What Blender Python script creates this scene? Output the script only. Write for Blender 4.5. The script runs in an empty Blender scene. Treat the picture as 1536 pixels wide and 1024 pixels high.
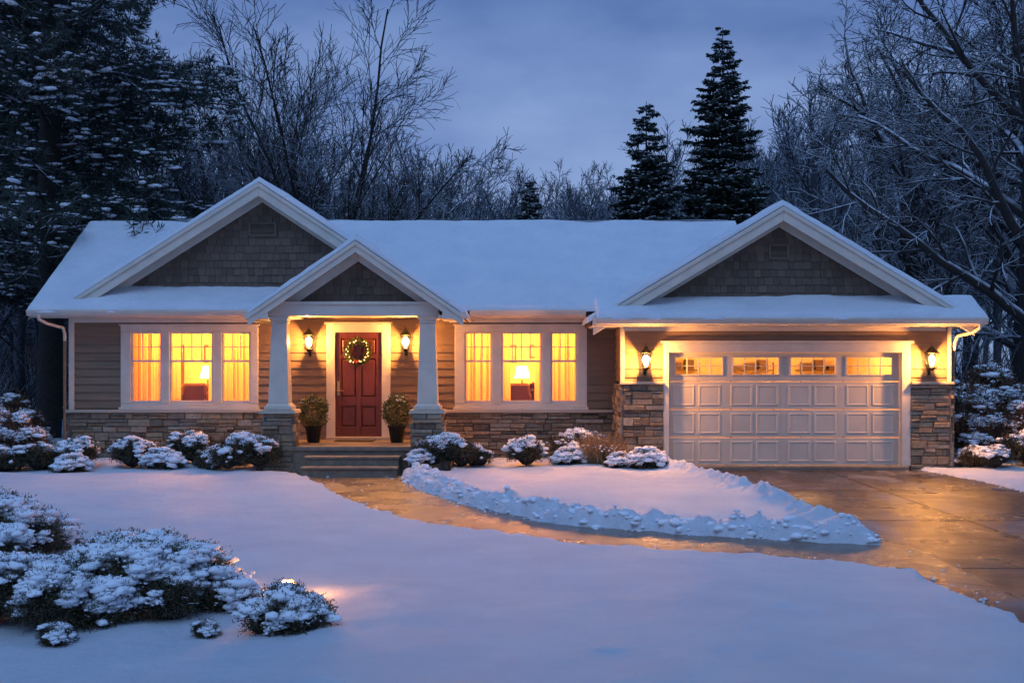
import bpy, math, numpy as np
from mathutils import Vector
PI=math.pi
scene=bpy.context.scene
scene.view_settings.view_transform='Standard'
scene.view_settings.look='None'
scene.view_settings.exposure=0
# ------------------------------------------------------------------ materials
def nmat(name,col=(.5,.5,.5),rough=.6,**kw):
    m=bpy.data.materials.new(name); m.use_nodes=True
    b=m.node_tree.nodes['Principled BSDF']
    b.inputs['Base Color'].default_value=(*col,1); b.inputs['Roughness'].default_value=rough
    for k,v in kw.items(): b.inputs[k.replace('_',' ')].default_value=v
    return m
def N(m,t,**kw):
    n=m.node_tree.nodes.new(t)
    for k,v in kw.items():
        if k in n.inputs: n.inputs[k].default_value=v
        else: setattr(n,k,v)
    return n
def Lk(m,a,b): m.node_tree.links.new(a,b)
def BS(m): return m.node_tree.nodes['Principled BSDF']
def noise(m,scale,detail=4,rough=.6,vec=None,stretch=None):
    tc=N(m,'ShaderNodeTexCoord'); n=N(m,'ShaderNodeTexNoise'); n.inputs['Scale'].default_value=scale
    n.inputs['Detail'].default_value=detail; n.inputs['Roughness'].default_value=rough
    src=tc.outputs['Object']
    if stretch:
        mp=N(m,'ShaderNodeMapping'); mp.inputs['Scale'].default_value=stretch; Lk(m,src,mp.inputs[0]); src=mp.outputs[0]
    Lk(m,src,n.inputs['Vector']); return n.outputs['Fac']
def ramp(m,fac,stops):
    r=N(m,'ShaderNodeValToRGB'); e=r.color_ramp.elements
    while len(e)<len(stops): e.new(.5)
    for i,(p,c) in enumerate(stops):
        e[i].position=p; e[i].color=(*c,1) if len(c)==3 else c
    Lk(m,fac,r.inputs[0]); return r.outputs[0]
def mult(m,a,b,f=1.0,mode='MULTIPLY'):
    x=N(m,'ShaderNodeMix',data_type='RGBA',blend_type=mode); x.inputs[0].default_value=f
    Lk(m,a,x.inputs[6]); Lk(m,b,x.inputs[7]); return x.outputs[2]
def mixf(m,fac,a,b):
    x=N(m,'ShaderNodeMix',data_type='RGBA'); Lk(m,fac,x.inputs[0])
    for i,v in ((6,a),(7,b)):
        if isinstance(v,tuple): x.inputs[i].default_value=(*v,1)
        else: Lk(m,v,x.inputs[i])
    return x.outputs[2]
def bump(m,h,strength,dist):
    b=N(m,'ShaderNodeBump'); b.inputs['Strength'].default_value=strength; b.inputs['Distance'].default_value=dist
    Lk(m,h,b.inputs['Height']); Lk(m,b.outputs[0],BS(m).inputs['Normal']); return b
def island(m): return N(m,'ShaderNodeNewGeometry').outputs['Random Per Island']

snow=nmat('snow',(.86,.88,.92),.55)
bump(snow,noise(snow,5,10,.78),1.0,.09)
Lk(snow,ramp(snow,noise(snow,1.3,6),[(.3,(.76,.79,.85)),(.7,(.88,.90,.93))]),BS(snow).inputs['Base Color'])
snowb=nmat('snow_clump',(.84,.86,.9),.6); bump(snowb,noise(snowb,30,4),.7,.03)
siding=nmat('siding_paint',(.2,.145,.1),.6)
Lk(siding,mult(siding,ramp(siding,noise(siding,1.5,6,stretch=(1,1,12)),[(.3,(.18,.113,.067)),(.7,(.25,.162,.098))]),ramp(siding,island(siding),[(0,(.84,.84,.84)),(1,(1,1,1))])),BS(siding).inputs['Base Color'])
bump(siding,noise(siding,25,6,stretch=(.25,1,3)),.25,.01)
shingle=nmat('gable_shingle',(.2,.15,.11),.75)
Lk(shingle,mult(shingle,ramp(shingle,island(shingle),[(0,(.11,.074,.05)),(1,(.18,.123,.084))]),ramp(shingle,noise(shingle,18,5,stretch=(3,1,.5)),[(.3,(.7,.7,.7)),(.7,(1,1,1))])),BS(shingle).inputs['Base Color'])
trim=nmat('trim_paint',(.64,.56,.46),.45)
Lk(trim,ramp(trim,noise(trim,3,6),[(.3,(.54,.475,.39)),(.7,(.65,.575,.48))]),BS(trim).inputs['Base Color'])
stone=nmat('ledge_stone',(.3,.25,.2),.85)
Lk(stone,mult(stone,ramp(stone,island(stone),[(0,(.16,.13,.1)),(.25,(.38,.27,.165)),(.45,(.27,.225,.18)),(.65,(.46,.34,.21)),(.82,(.2,.15,.11)),(1,(.5,.42,.32))]),ramp(stone,noise(stone,11,8,.7),[(.3,(.5,.5,.5)),(.7,(1.1,1.08,1.05))])),BS(stone).inputs['Base Color'])
bump(stone,noise(stone,22,8,.7),.8,.025)
mortar=nmat('mortar',(.1,.085,.07),.95)
cap=nmat('stone_cap',(.42,.36,.28),.8); bump(cap,noise(cap,20,6),.4,.01)
roofm=nmat('asphalt_shingle',(.045,.042,.04),.9)
doorm=nmat('door_wood',(.2,.045,.02),.35)
Lk(doorm,ramp(doorm,noise(doorm,6,8,.65,stretch=(8,8,.6)),[(.3,(.075,.015,.006)),(.7,(.155,.036,.013))]),BS(doorm).inputs['Base Color'])
gdoor=nmat('garage_door_paint',(.55,.5,.44),.45)
Lk(gdoor,ramp(gdoor,noise(gdoor,2,7),[(.3,(.49,.43,.35)),(.7,(.57,.505,.415))]),BS(gdoor).inputs['Base Color'])
brass=nmat('brass',(.6,.38,.13),.3,Metallic=1.0)
black=nmat('black_metal',(.015,.014,.013),.4,Metallic=.6)
concrete=nmat('porch_concrete',(.2,.17,.14),.5)
Lk(concrete,ramp(concrete,noise(concrete,7,8,.7),[(.3,(.13,.10,.07)),(.7,(.26,.205,.15))]),BS(concrete).inputs['Base Color']); bump(concrete,noise(concrete,60,4),.3,.005)
mat_rug=nmat('doormat',(.05,.035,.025),.95)
roomw=nmat('room_wall',(.75,.6,.4),.8)
Lk(roomw,ramp(roomw,noise(roomw,2,3),[(.3,(.62,.46,.27)),(.7,(.78,.6,.38))]),BS(roomw).inputs['Base Color'])
furn=nmat('upholstery',(.10,.035,.015),.8)
wood=nmat('furniture_wood',(.07,.03,.014),.5)
def emis(name,col,s,base=(.8,.6,.4)):
    m=nmat(name,base,.5); b=BS(m); b.inputs['Emission Color'].default_value=(*col,1); b.inputs['Emission Strength'].default_value=s; return m
flame=emis('lamp_glow',(1,.55,.18),34)
shade=emis('lampshade',(1,.66,.32),9)
tiny=emis('fairy_light',(1,.62,.2),7)
curt=bpy.data.materials.new('curtain'); curt.use_nodes=True; nt=curt.node_tree; nt.nodes.clear()
o=nt.nodes.new('ShaderNodeOutputMaterial'); d=nt.nodes.new('ShaderNodeBsdfDiffuse'); t=nt.nodes.new('ShaderNodeBsdfTranslucent'); mx=nt.nodes.new('ShaderNodeMixShader')
d.inputs[0].default_value=(.7,.5,.28,1); t.inputs[0].default_value=(.72,.47,.24,1); mx.inputs[0].default_value=.6
nt.links.new(d.outputs[0],mx.inputs[1]); nt.links.new(t.outputs[0],mx.inputs[2]); nt.links.new(mx.outputs[0],o.inputs[0])
glass=bpy.data.materials.new('window_glass'); glass.use_nodes=True; nt=glass.node_tree; nt.nodes.clear()
o=nt.nodes.new('ShaderNodeOutputMaterial'); a=nt.nodes.new('ShaderNodeBsdfTransparent'); g=nt.nodes.new('ShaderNodeBsdfGlossy'); mx=nt.nodes.new('ShaderNodeMixShader')
g.inputs['Roughness'].default_value=.05; mx.inputs[0].default_value=.05; a.inputs[0].default_value=(.95,.95,.92,1)
nt.links.new(a.outputs[0],mx.inputs[1]); nt.links.new(g.outputs[0],mx.inputs[2]); nt.links.new(mx.outputs[0],o.inputs[0])
def wet(name,c0,c1,frost,r0,r1,spec):
    m=nmat(name,c0,.3)
    base=ramp(m,noise(m,5,9,.7),[(.3,c0),(.7,c1)])
    f=ramp(m,noise(m,.55,10,.74,stretch=(1.5,.7,1)),[(.51,(0,0,0)),(.70,(frost,)*3)])
    Lk(m,mixf(m,f,base,(.7,.72,.76)),BS(m).inputs['Base Color'])
    r=ramp(m,noise(m,1.1,7,.65),[(.35,(r0,)*3),(.66,(r1,)*3)])
    Lk(m,mult(m,r,f,1,'ADD'),BS(m).inputs['Roughness'])
    bump(m,noise(m,16,9,.78),.55,.025); BS(m).inputs['Specular IOR Level'].default_value=spec
    return m
drivem=wet('wet_driveway',(.04,.026,.019),(.085,.056,.04),.34,.17,.5,.6)
walkm=wet('wet_walkway',(.14,.082,.047),(.24,.148,.086),.22,.14,.42,.65)
joint=nmat('paving_joint',(.02,.017,.015),.6)
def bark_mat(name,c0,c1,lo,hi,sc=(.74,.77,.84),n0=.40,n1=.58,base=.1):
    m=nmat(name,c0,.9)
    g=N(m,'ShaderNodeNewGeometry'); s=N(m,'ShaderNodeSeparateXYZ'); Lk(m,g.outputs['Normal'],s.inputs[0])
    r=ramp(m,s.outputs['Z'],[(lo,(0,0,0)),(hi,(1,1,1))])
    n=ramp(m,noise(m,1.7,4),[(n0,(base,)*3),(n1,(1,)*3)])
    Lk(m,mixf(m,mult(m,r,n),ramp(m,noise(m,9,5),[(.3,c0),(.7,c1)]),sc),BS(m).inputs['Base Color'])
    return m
bark=bark_mat('snowy_bark',(.02,.016,.014),(.042,.033,.027),.12,.6,(.74,.77,.84),.38,.55,.25)
barkfar=bark_mat('hazed_snowy_bark',(.045,.048,.058),(.09,.092,.105),.05,.6,(.52,.57,.66),.35,.55,.4)  # distance haze painted into the bark as a lighter, bluer colour; snow on up-facing sides
needle=nmat('conifer_needles',(.02,.034,.022),.7)
Lk(needle,ramp(needle,island(needle),[(0,(.010,.018,.013)),(1,(.028,.042,.028))]),BS(needle).inputs['Base Color'])
leafd=nmat('shrub_leaves',(.04,.05,.03),.6)
Lk(leafd,ramp(leafd,island(leafd),[(0,(.028,.029,.014)),(.6,(.06,.058,.026)),(1,(.13,.075,.034))]),BS(leafd).inputs['Base Color'])
leafr=nmat('shrub_rust_leaves',(.15,.07,.04),.7)
Lk(leafr,ramp(leafr,island(leafr),[(0,(.07,.035,.02)),(1,(.2,.10,.05))]),BS(leafr).inputs['Base Color'])
leafg=nmat('boxwood_leaves',(.09,.1,.03),.5)
Lk(leafg,ramp(leafg,island(leafg),[(0,(.05,.06,.02)),(1,(.16,.16,.045))]),BS(leafg).inputs['Base Color'])
straw=nmat('dry_grass',(.34,.2,.09),.8)
berry=nmat('red_ribbon',(.35,.02,.015),.5)
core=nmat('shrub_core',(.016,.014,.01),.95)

# ------------------------------------------------------------------ mesh helpers
def link(o,parent=None):
    scene.collection.objects.link(o)
    if parent: o.parent=parent
    return o
def empty(name,loc=(0,0,0),parent=None):
    e=bpy.data.objects.new(name,None); e.location=loc; e.empty_display_size=.3; return link(e,parent)
def mesh_np(name,parts,mats):
    vs=[];ls=[];st=[];mi=[];sm=[];off=0;ln=0
    for V,F,m,s in parts:
        V=np.asarray(V,float).reshape(-1,3);F=np.asarray(F,int); k=F.shape[1]
        vs.append(V);ls.append((F+off).ravel());st.append(ln+np.arange(len(F))*k);mi.append(np.full(len(F),m));sm.append(np.full(len(F),s))
        off+=len(V);ln+=F.size
    vs=np.concatenate(vs);ls=np.concatenate(ls);st=np.concatenate(st);mi=np.concatenate(mi);sm=np.concatenate(sm)
    me=bpy.data.meshes.new(name); me.vertices.add(len(vs)); me.vertices.foreach_set('co',vs.ravel())
    me.loops.add(len(ls)); me.loops.foreach_set('vertex_index',ls.astype(np.int32))
    me.polygons.add(len(st)); me.polygons.foreach_set('loop_start',st.astype(np.int32))
    me.polygons.foreach_set('material_index',mi.astype(np.int32)); me.polygons.foreach_set('use_smooth',sm.astype(bool))
    me.update(calc_edges=True)
    for m in mats: me.materials.append(m)
    return me
def obj_np(name,parts,mats,parent=None,loc=(0,0,0)):
    o=bpy.data.objects.new(name,mesh_np(name,parts,mats)); o.location=loc; return link(o,parent)
class MB:
    def __init__(s): s.v=[];s.f=[];s.m=[]
    def add(s,v,f,m=0):
        o=len(s.v); s.v+=[tuple(p) for p in v]; s.f+=[tuple(i+o for i in q) for q in f]; s.m+=[m]*len(f)
    def box(s,x0,x1,y0,y1,z0,z1,m=0):
        s.hexa([(x0,y0,z0),(x1,y0,z0),(x1,y1,z0),(x0,y1,z0),(x0,y0,z1),(x1,y0,z1),(x1,y1,z1),(x0,y1,z1)],m)
    def hexa(s,p,m=0):
        s.add(p,[(3,2,1,0),(4,5,6,7),(0,1,5,4),(1,2,6,5),(2,3,7,6),(3,0,4,7)],m)
    def frus(s,cx,cy,z0,z1,a,b,m=0):
        s.hexa([(cx-a,cy-a,z0),(cx+a,cy-a,z0),(cx+a,cy+a,z0),(cx-a,cy+a,z0),(cx-b,cy-b,z1),(cx+b,cy-b,z1),(cx+b,cy+b,z1),(cx-b,cy+b,z1)],m)
    def rake(s,xa,za,xb,zb,y0,y1,h,m=0):
        if xa>xb: xa,za,xb,zb=xb,zb,xa,za
        s.hexa([(xa,y0,za-h),(xb,y0,zb-h),(xb,y1,zb-h),(xa,y1,za-h),(xa,y0,za),(xb,y0,zb),(xb,y1,zb),(xa,y1,za)],m)
    def cyl(s,cx,cy,z0,z1,r0,r1,n=16,m=0):
        v=[(cx+r0*math.cos(2*PI*i/n),cy+r0*math.sin(2*PI*i/n),z0) for i in range(n)]+[(cx+r1*math.cos(2*PI*i/n),cy+r1*math.sin(2*PI*i/n),z1) for i in range(n)]
        s.add(v,[(i,(i+1)%n,n+(i+1)%n,n+i) for i in range(n)]+[tuple(range(n))[::-1],tuple(range(n,2*n))],m)
    def obj(s,name,mats,parent=None,loc=(0,0,0),bev=0,smooth=False):
        me=bpy.data.meshes.new(name); me.from_pydata(s.v,[],s.f); me.update()
        for m in mats: me.materials.append(m)
        me.polygons.foreach_set('material_index',s.m)
        if smooth: me.polygons.foreach_set('use_smooth',[True]*len(s.f))
        o=bpy.data.objects.new(name,me); o.location=loc; link(o,parent)
        if bev:
            b=o.modifiers.new('bevel','BEVEL'); b.width=bev; b.segments=1; b.limit_method='ANGLE'
        return o
_tabs={}
def vn(x,y,scale,seed=0):
    if seed not in _tabs: _tabs[seed]=np.random.default_rng(seed+99).random((256,256))
    T=_tabs[seed]; x=np.asarray(x)*scale+1000.3; y=np.asarray(y)*scale+1000.7
    i=np.floor(x).astype(int);j=np.floor(y).astype(int);u=x-i;v=y-j;u=u*u*(3-2*u);v=v*v*(3-2*v)
    g=lambda a,b:T[a%256,b%256]
    return (g(i,j)*(1-u)+g(i+1,j)*u)*(1-v)+(g(i,j+1)*(1-u)+g(i+1,j+1)*u)*v-.5
def sstep(a,b,x):
    t=np.clip((x-a)/(b-a),0,1); return t*t*(3-2*t)
def nrm(v): return v/np.maximum(np.linalg.norm(v,axis=-1,keepdims=True),1e-9)
def ico(sub):
    import bmesh
    bm=bmesh.new(); bmesh.ops.create_icosphere(bm,subdivisions=sub,radius=1); V=np.array([v.co[:] for v in bm.verts]); F=np.array([[v.index for v in f.verts] for f in bm.faces]); bm.free(); return V,F
ICO1=ico(1); ICO2=ico(2)
def blobs(P,R,rng,base=ICO1,flat=.6,jit=.25,el=.7,az=None):
    V,F=base; P=np.asarray(P);n=len(P)
    R=np.asarray(R).reshape(n,1,1)
    a=rng.random(n)*6.28 if az is None else az; c,s=np.cos(a),np.sin(a)
    W=V[None]*(1+jit*(rng.random((n,len(V),1))-.5)*2)
    sx=(.7+el*rng.random(n))[:,None]
    X=W[...,0]*sx; Y=W[...,1]; Z=W[...,2]*flat
    Q=np.stack([X*c[:,None]-Y*s[:,None],X*s[:,None]+Y*c[:,None],Z],-1)*R+P[:,None]
    return Q.reshape(-1,3),(F[None]+(np.arange(n)*len(V))[:,None,None]).reshape(-1,3)
def leaves(P,D,L,W,rng):
    n=len(P); D=nrm(D); r=nrm(np.cross(D,rng.normal(size=(n,3)))); L=np.asarray(L).reshape(-1,1)*np.ones((n,1)); W=np.asarray(W).reshape(-1,1)*np.ones((n,1))
    q=np.stack([P,P+D*L*.5+r*W*.5,P+D*L,P+D*L*.5-r*W*.5],1).reshape(-1,3)
    return q,np.arange(4*n).reshape(n,4)
def tubes(P,R,k):
    B,n,_=P.shape; T=nrm(np.gradient(P,axis=1)); ref=np.where(np.abs(T[:,:1,2:3])>.9,np.array([1.,0,0]),np.array([0,0,1.]))*np.ones((B,n,1))
    A=nrm(np.cross(T,ref)); Bn=np.cross(T,A); th=np.arange(k)*2*PI/k
    V=P[:,:,None]+R[:,:,None,None]*(A[:,:,None]*np.cos(th)[:,None]+Bn[:,:,None]*np.sin(th)[:,None])
    i=np.arange(k); j=(i+1)%k; f=[]
    for s in range(n-1): f.append(np.stack([s*k+i,s*k+j,(s+1)*k+j,(s+1)*k+i],-1))
    f=np.concatenate(f); F=(f[None]+(np.arange(B)*n*k)[:,None,None]).reshape(-1,4)
    return V.reshape(-1,3),F

# ------------------------------------------------------------------ ground, walkway, driveway
WL=[(-3.85,-2.7),(-3.5,-3.9),(-2.6,-6.4),(-1.6,-8.6),(-.65,-9.9),(.6,-10.95),(1.75,-11.6),(3.1,-12.2),(4.6,-13.3)]
WR=[(-2.06,-2.7),(-1.85,-4.2),(-1.39,-5.5),(-.66,-7.4),(.29,-8.9),(1.11,-9.7),(1.92,-10.1),(2.66,-10.5),(4.6,-11.25)]
DL=[(3.08,-1.3),(3.6,-3.2),(3.99,-5.2),(4.32,-8.9),(4.35,-11.2),(4.12,-13.2),(4.15,-15.2),(4.5,-22),(4.6,-60)]
DR=[(7.85,-1.3),(8.25,-3.2),(8.35,-5.2),(8.5,-8.9),(8.6,-11.2),(8.6,-12.8),(8.7,-15),(8.9,-22),(8.9,-60)]
def pdist(X,Y,pl):
    d=np.full(X.shape,1e9)
    for (x0,y0),(x1,y1) in zip(pl[:-1],pl[1:]):
        dx,dy=x1-x0,y1-y0; t=np.clip(((X-x0)*dx+(Y-y0)*dy)/(dx*dx+dy*dy),0,1)
        d=np.minimum(d,np.hypot(X-x0-t*dx,Y-y0-t*dy))
    return d
def sdf(X,Y,poly):
    d=pdist(X,Y,list(poly)+[poly[0]]); ins=np.zeros(X.shape,bool); n=len(poly)
    for i in range(n):
        x0,y0=poly[i];x1,y1=poly[(i+1)%n]; dx,dy=x1-x0,y1-y0
        c=((y0>Y)!=(y1>Y)); 
        if abs(dy)>1e-9: ins^= c&(X<(x0+dx*(Y-y0)/dy))
    return np.where(ins,-d,d)
st_f=.045
xs=np.concatenate([[-300,-200,-120,-80,-50,-35,-25,-19,-16],np.arange(-14,-5,.09),np.arange(-5,9.5,st_f),np.arange(9.5,13.01,.1),[15,18,24,35,50,80,120,200,300]])
ys=np.concatenate([[-120,-80,-50,-35,-28,-24,-21],np.arange(-18.5,-.3,st_f),[0,.6,1.5,3,5,8,12,17,24,35,50,80,130,200,300,450]])
GX,GY=np.meshgrid(xs,ys)
def snow_h(X,Y):
    sd=np.minimum(sdf(X,Y,WL+WR[::-1]),sdf(X,Y,DL+DR[::-1]))
    sd2=sd+.14*vn(X,Y,2.2,1)+.11*vn(X,Y,6,2)+.09*vn(X,Y,13,8)
    base=.10+.08*vn(X,Y,.35,3)+.055*vn(X,Y,1.1,4)+.03*vn(X,Y,2.4,14)+.016*vn(X,Y,4.6,5)+.009*vn(X,Y,9,15)
    isl=((pdist(X,Y,WR)<pdist(X,Y,WL))&(X<4.9)).astype(float)
    berm=np.exp(-((sd-.32)/.26)**2)*isl
    lum=np.maximum(0,vn(X,Y,4.2,6)+.08)+.9*np.maximum(0,vn(X,Y,8,7)+.02)+.8*np.abs(vn(X,Y,14,17))
    base=base+berm*(.01+.21*lum)
    base=np.where(isl<.5,base*(1-.45*np.exp(-np.maximum(sd,0)/.5))+.06*np.maximum(0,vn(X,Y,9,7))*np.exp(-np.maximum(sd,0)/.3),base)
    near=sstep(-.03,.12,sd2)
    h=-.06+(base+.06)*near
    h+=.06*sstep(-3.2,-1.5,Y)*near*(vn(X,Y,1.6,9)+.5)
    return h
GZ=snow_h(GX,GY)
GZ=np.where((GX>-4.9)&(GX<-1.15)&(GY>-2.95)&(GY<6),-.06,GZ)
nx,ny=len(xs),len(ys); I=np.arange(nx*ny).reshape(ny,nx)
F=np.stack([I[:-1,:-1],I[:-1,1:],I[1:,1:],I[1:,:-1]],-1).reshape(-1,4)
obj_np('snow_ground',[(np.stack([GX,GY,GZ],-1),F,0,True)],[snow])
def gz(x,y): return float(snow_h(np.array([[x]]),np.array([[y]]))[0,0])
def ribbon(name,L,R,z,mat,ext=.35):
    L=np.array(L);R=np.array(R);d=nrm(R-L); L2=L-d*ext;R2=R+d*ext
    V=np.concatenate([np.c_[L2,np.full(len(L),z)],np.c_[R2,np.full(len(R),z)]]); n=len(L)
    F=[(i+1,n+i+1,n+i,i) for i in range(n-1)]
    return obj_np(name,[(V,np.array(F)[:,::-1],0,False)],[mat])
DW=ribbon('driveway',DL,DR,.0,drivem)
ribbon('walkway',WL,WR,.004,walkm,.3)
jb=MB()
for yy in (-5.2,-8.9,-12.6,-16.4): jb.box(4.65 if yy<-11 else 3.9,8.6,yy-.01,yy+.01,.001,.0045)
jb.box(6.1,6.12,-30,-1.6,.001,.005)
jp=jb.obj('joints',[joint],DW)
rg=np.random.default_rng(19); n=9000; cx=rg.uniform(-3.6,8.6,n); cy=rg.uniform(-16,-1.6,n)
sd=np.minimum(sdf(cx,cy,WL+WR[::-1]),sdf(cx,cy,DL+DR[::-1])); k=(sd<.02)&(rg.random(n)<np.exp(sd*9)*.9)
cx,cy=cx[k],cy[k]
# lumps on the shovelled bank
m_=14000; bx=rg.uniform(-2.3,4.5,m_); by=rg.uniform(-11.4,-3,m_); sb=sdf(bx,by,WL+WR[::-1]); kb=(sb>.0)&(sb<.6)&(pdist(bx,by,WR)<pdist(bx,by,WL))&(rg.random(m_)<.30)
bx,by=bx[kb],by[kb]; bz=snow_h(bx[None],by[None])[0]
obj_np('snow_crumbs',[(*blobs(np.c_[cx,cy,np.full(len(cx),.006)],rg.uniform(.006,.03,len(cx))*(.3+rg.random(len(cx))),rg,ICO1,.6,.35),0,True),
  (*blobs(np.c_[bx,by,bz+.004],.018+.06*rg.random(len(bx))**3,rg,ICO2,.6,.16),0,True)],[snowb])

# ------------------------------------------------------------------ house
H=empty('ranch_house')
sid=MB(); tr=MB(); st=MB(); shg=MB(); rf=MB()
E=.165
def siding_rect(x0,x1,z0,z1,mp):
    k=math.floor(z0/E)
    while k*E<z1:
        a=max(k*E,z0); b=min((k+1)*E,z1)
        if b-a>.005:
            fa=.03-.024*((a-k*E)/E); fb=.03-.024*((b-k*E)/E)
            v=[mp(x0,fa,a),mp(x1,fa,a),mp(x1,fb,b),mp(x0,fb,b),mp(x0,-.01,a),mp(x1,-.01,a)]
            sid.add(v,[(0,1,2,3),(4,5,1,0)],0)
        k+=1
front=lambda y:(lambda u,w,z:(u,y-w,z))
sideL=lambda x:(lambda u,w,z:(x-w,u,z))
sideR=lambda x:(lambda u,w,z:(x+w,u,z))
rs=np.random.default_rng(4)
def stone_rect(u0,u1,z0,z1,mp):
    st.hexa([mp(u0,.012,z0),mp(u1,.012,z0),mp(u1,-.05,z0),mp(u0,-.05,z0),mp(u0,.012,z1),mp(u1,.012,z1),mp(u1,-.05,z1),mp(u0,-.05,z1)],1)
    z=z0
    while z<z1-.02:
        h=rs.uniform(.07,.18); h=min(h,z1-z)
        if z1-z-h<.05: h=z1-z
        u=u0
        while u<u1-.01:
            w=rs.uniform(.14,.48) if h>.09 else rs.uniform(.2,.6); w=min(w,u1-u)
            if u1-u-w<.1: w=u1-u
            split=(h>.12 and rs.random()<.4); q=rs.uniform(.35,.65)
            for (za,zb) in ([(z,z+h*q),(z+h*q,z+h)] if split else [(z,z+h)]):
                g=.005; d=rs.uniform(.03,.1); c=.012
                a0,a1,b0,b1=u+g,u+w-g,za+g,zb-g
                j=lambda:rs.uniform(-.008,.008)
                v=[mp(a0,.0,b0),mp(a1,.0,b0),mp(a1,.0,b1),mp(a0,.0,b1)]
                v+=[mp(a0+j()*.4,d-c,b0),mp(a1+j()*.4,d-c,b0),mp(a1,d-c,b1),mp(a0,d-c,b1)]
                v+=[mp(a0+c+j(),d+j(),b0+c+j()*.6),mp(a1-c+j(),d+j(),b0+c+j()*.6),mp(a1-c+j(),d+j(),b1-c+j()*.6),mp(a0+c+j(),d+j(),b1-c+j()*.6)]
                f=[(0,1,5,4),(1,2,6,5),(2,3,7,6),(3,0,4,7),(4,5,9,8),(5,6,10,9),(6,7,11,10),(7,4,8,11),(8,9,10,11)]
                st.add(v,f,0)
            u+=w
        z+=h
f0=front(0)
WZ0,WZ1=1.25,2.74
for a,b,c,d_ in [(-9.2,-8.14,1.12,3.08),(-8.14,-5.28,2.9,3.08),(-5.28,-4.7,1.12,3.08),(-4.7,-3.86,.5,3.08),(-3.86,-2.53,2.9,3.08),(-2.53,-1.4,.5,3.08),(-1.4,-1.19,1.12,3.08),(-1.19,1.56,2.9,3.08),(1.56,2.17,1.12,3.08)]:
    siding_rect(a,b,c,d_,f0)
stone_rect(-9.2,-4.72,-.05,1.06,f0); stone_rect(-1.38,2.1,-.05,1.06,f0)
tr.box(-9.26,-4.7,-.13,-.02,1.06,1.12,1); tr.box(-1.4,2.1,-.13,-.02,1.06,1.12,1)
tr.box(-9.22,-9.11,-.05,-.012,1.12,3.06)
YG=-1.5; fg=front(YG)
siding_rect(2.17,2.96,1.72,2.84,fg); siding_rect(7.79,8.55,1.72,2.84,fg); siding_rect(2.96,7.79,2.48,2.84,fg)
stone_rect(2.17,2.96,-.05,1.68,fg); stone_rect(7.79,8.55,-.05,1.68,fg)
tr.box(2.1,2.96,YG-.13,YG-.005,1.68,1.73,1); tr.box(7.79,8.62,YG-.13,YG-.005,1.68,1.73,1)
sl=sideL(2.17); siding_rect(YG,0,1.72,3.1,sl); stone_rect(YG-.06,-.0,-.05,1.68,sl)
sr=sideR(8.55); siding_rect(YG,5.6,1.72,2.9,sr); stone_rect(YG-.06,5.6,-.05,1.68,sr)
tr.box(2.15,2.2,YG-.045,YG-.03,1.73,2.84); tr.box(2.12,2.145,YG-.045,YG+.08,1.73,2.84)
tr.box(8.51,8.59,YG-.045,YG-.027,1.73,2.84)
s1=sideL(-9.2); siding_rect(0,5.6,1.12,3.1,s1); stone_rect(-.06,5.6,-.05,1.06,s1)
siding_rect(-9.2,8.55,-.05,3.1,lambda u,w,z:(u,5.6+w,z))
def shingles(y0z,mp,x0,x1,ztop,rng):
    ex=.155; z=y0z
    while True:
        zt=z+ex
        xx=np.linspace(x0,x1,800); ok=xx[ztop(xx)>=zt-.02]
        if len(ok)<4: break
        u=ok[0]; ue=ok[-1]; 
        while u<ue-.02:
            w=min(rng.uniform(.11,.2),ue-u); g=.003; dz=rng.uniform(-.008,.008); p=rng.uniform(.018,.034)
            shg.add([mp(u+g,p,z+dz),mp(u+w-g,p,z+dz),mp(u+w-g,.006,zt+.01),mp(u+g,.006,zt+.01),mp(u+g,-.01,z+dz),mp(u+w-g,-.01,z+dz)],[(0,1,2,3),(4,5,1,0),(4,0,3),(1,5,2)],0)
            u+=w
        z=zt
shr=np.random.default_rng(9)
def gable(apx,apz,sl_l,sl_r,xl,xr,zb,y):
    zt=lambda x:np.where(x<apx,apz-sl_l*(apx-x),apz-sl_r*(x-apx))-.07
    shingles(zb,front(y),xl,xr,zt,shr)
    za=float(zt(np.array(xl)));zc=float(zt(np.array(xr)))
    shg.add([(xl,y+.005,min(zb,za)),(xr,y+.005,min(zb,zc)),(xr,y+.005,max(zc,zb)),(apx,y+.005,apz-.07),(xl,y+.005,max(za,zb))],[(0,1,2,3,4)],0)
LA=(-5.19,5.80,.632,.655); GA=(5.22,5.12,.6,.6); PA=(-2.96,4.42,.685,.685)
gable(*LA,-8.7,-1.6,3.3,0)
gable(*GA,1.9,8.55,3.0,YG)
gable(*PA,-4.5,-1.42,3.26,-1.85)
shg.add([(-9.2,0,3.1),(-9.2,5.6,3.1),(-9.2,2.8,5.15)],[(0,1,2)],0)
shg.add([(1.9,5.55,3.0),(8.55,5.55,3.0),(5.22,5.55,5.0)],[(0,1,2)],0)
shg.add([(-8.7,5.55,3.3),(-1.6,5.55,3.3),(-5.19,5.55,5.7)],[(0,1,2)],0)
def deck(p0,p1,p2,p3,t=.09,m=0):
    a=[p0,p1,p2,p3]; rf.hexa([(x,y,z-t) for x,y,z in a]+a,m)
RS=.61
def zmain(y): return 3.18+RS*(y+.6)
deck((-9.82,-.62,zmain(-.62)),(5.2,-.62,zmain(-.62)),(5.2,2.8,zmain(2.8)),(-9.82,2.8,zmain(2.8)))
deck((-9.82,6.2,zmain(-.6)),(5,6.2,zmain(-.6)),(5,2.8,zmain(2.8)),(-9.82,2.8,zmain(2.8)))
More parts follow.
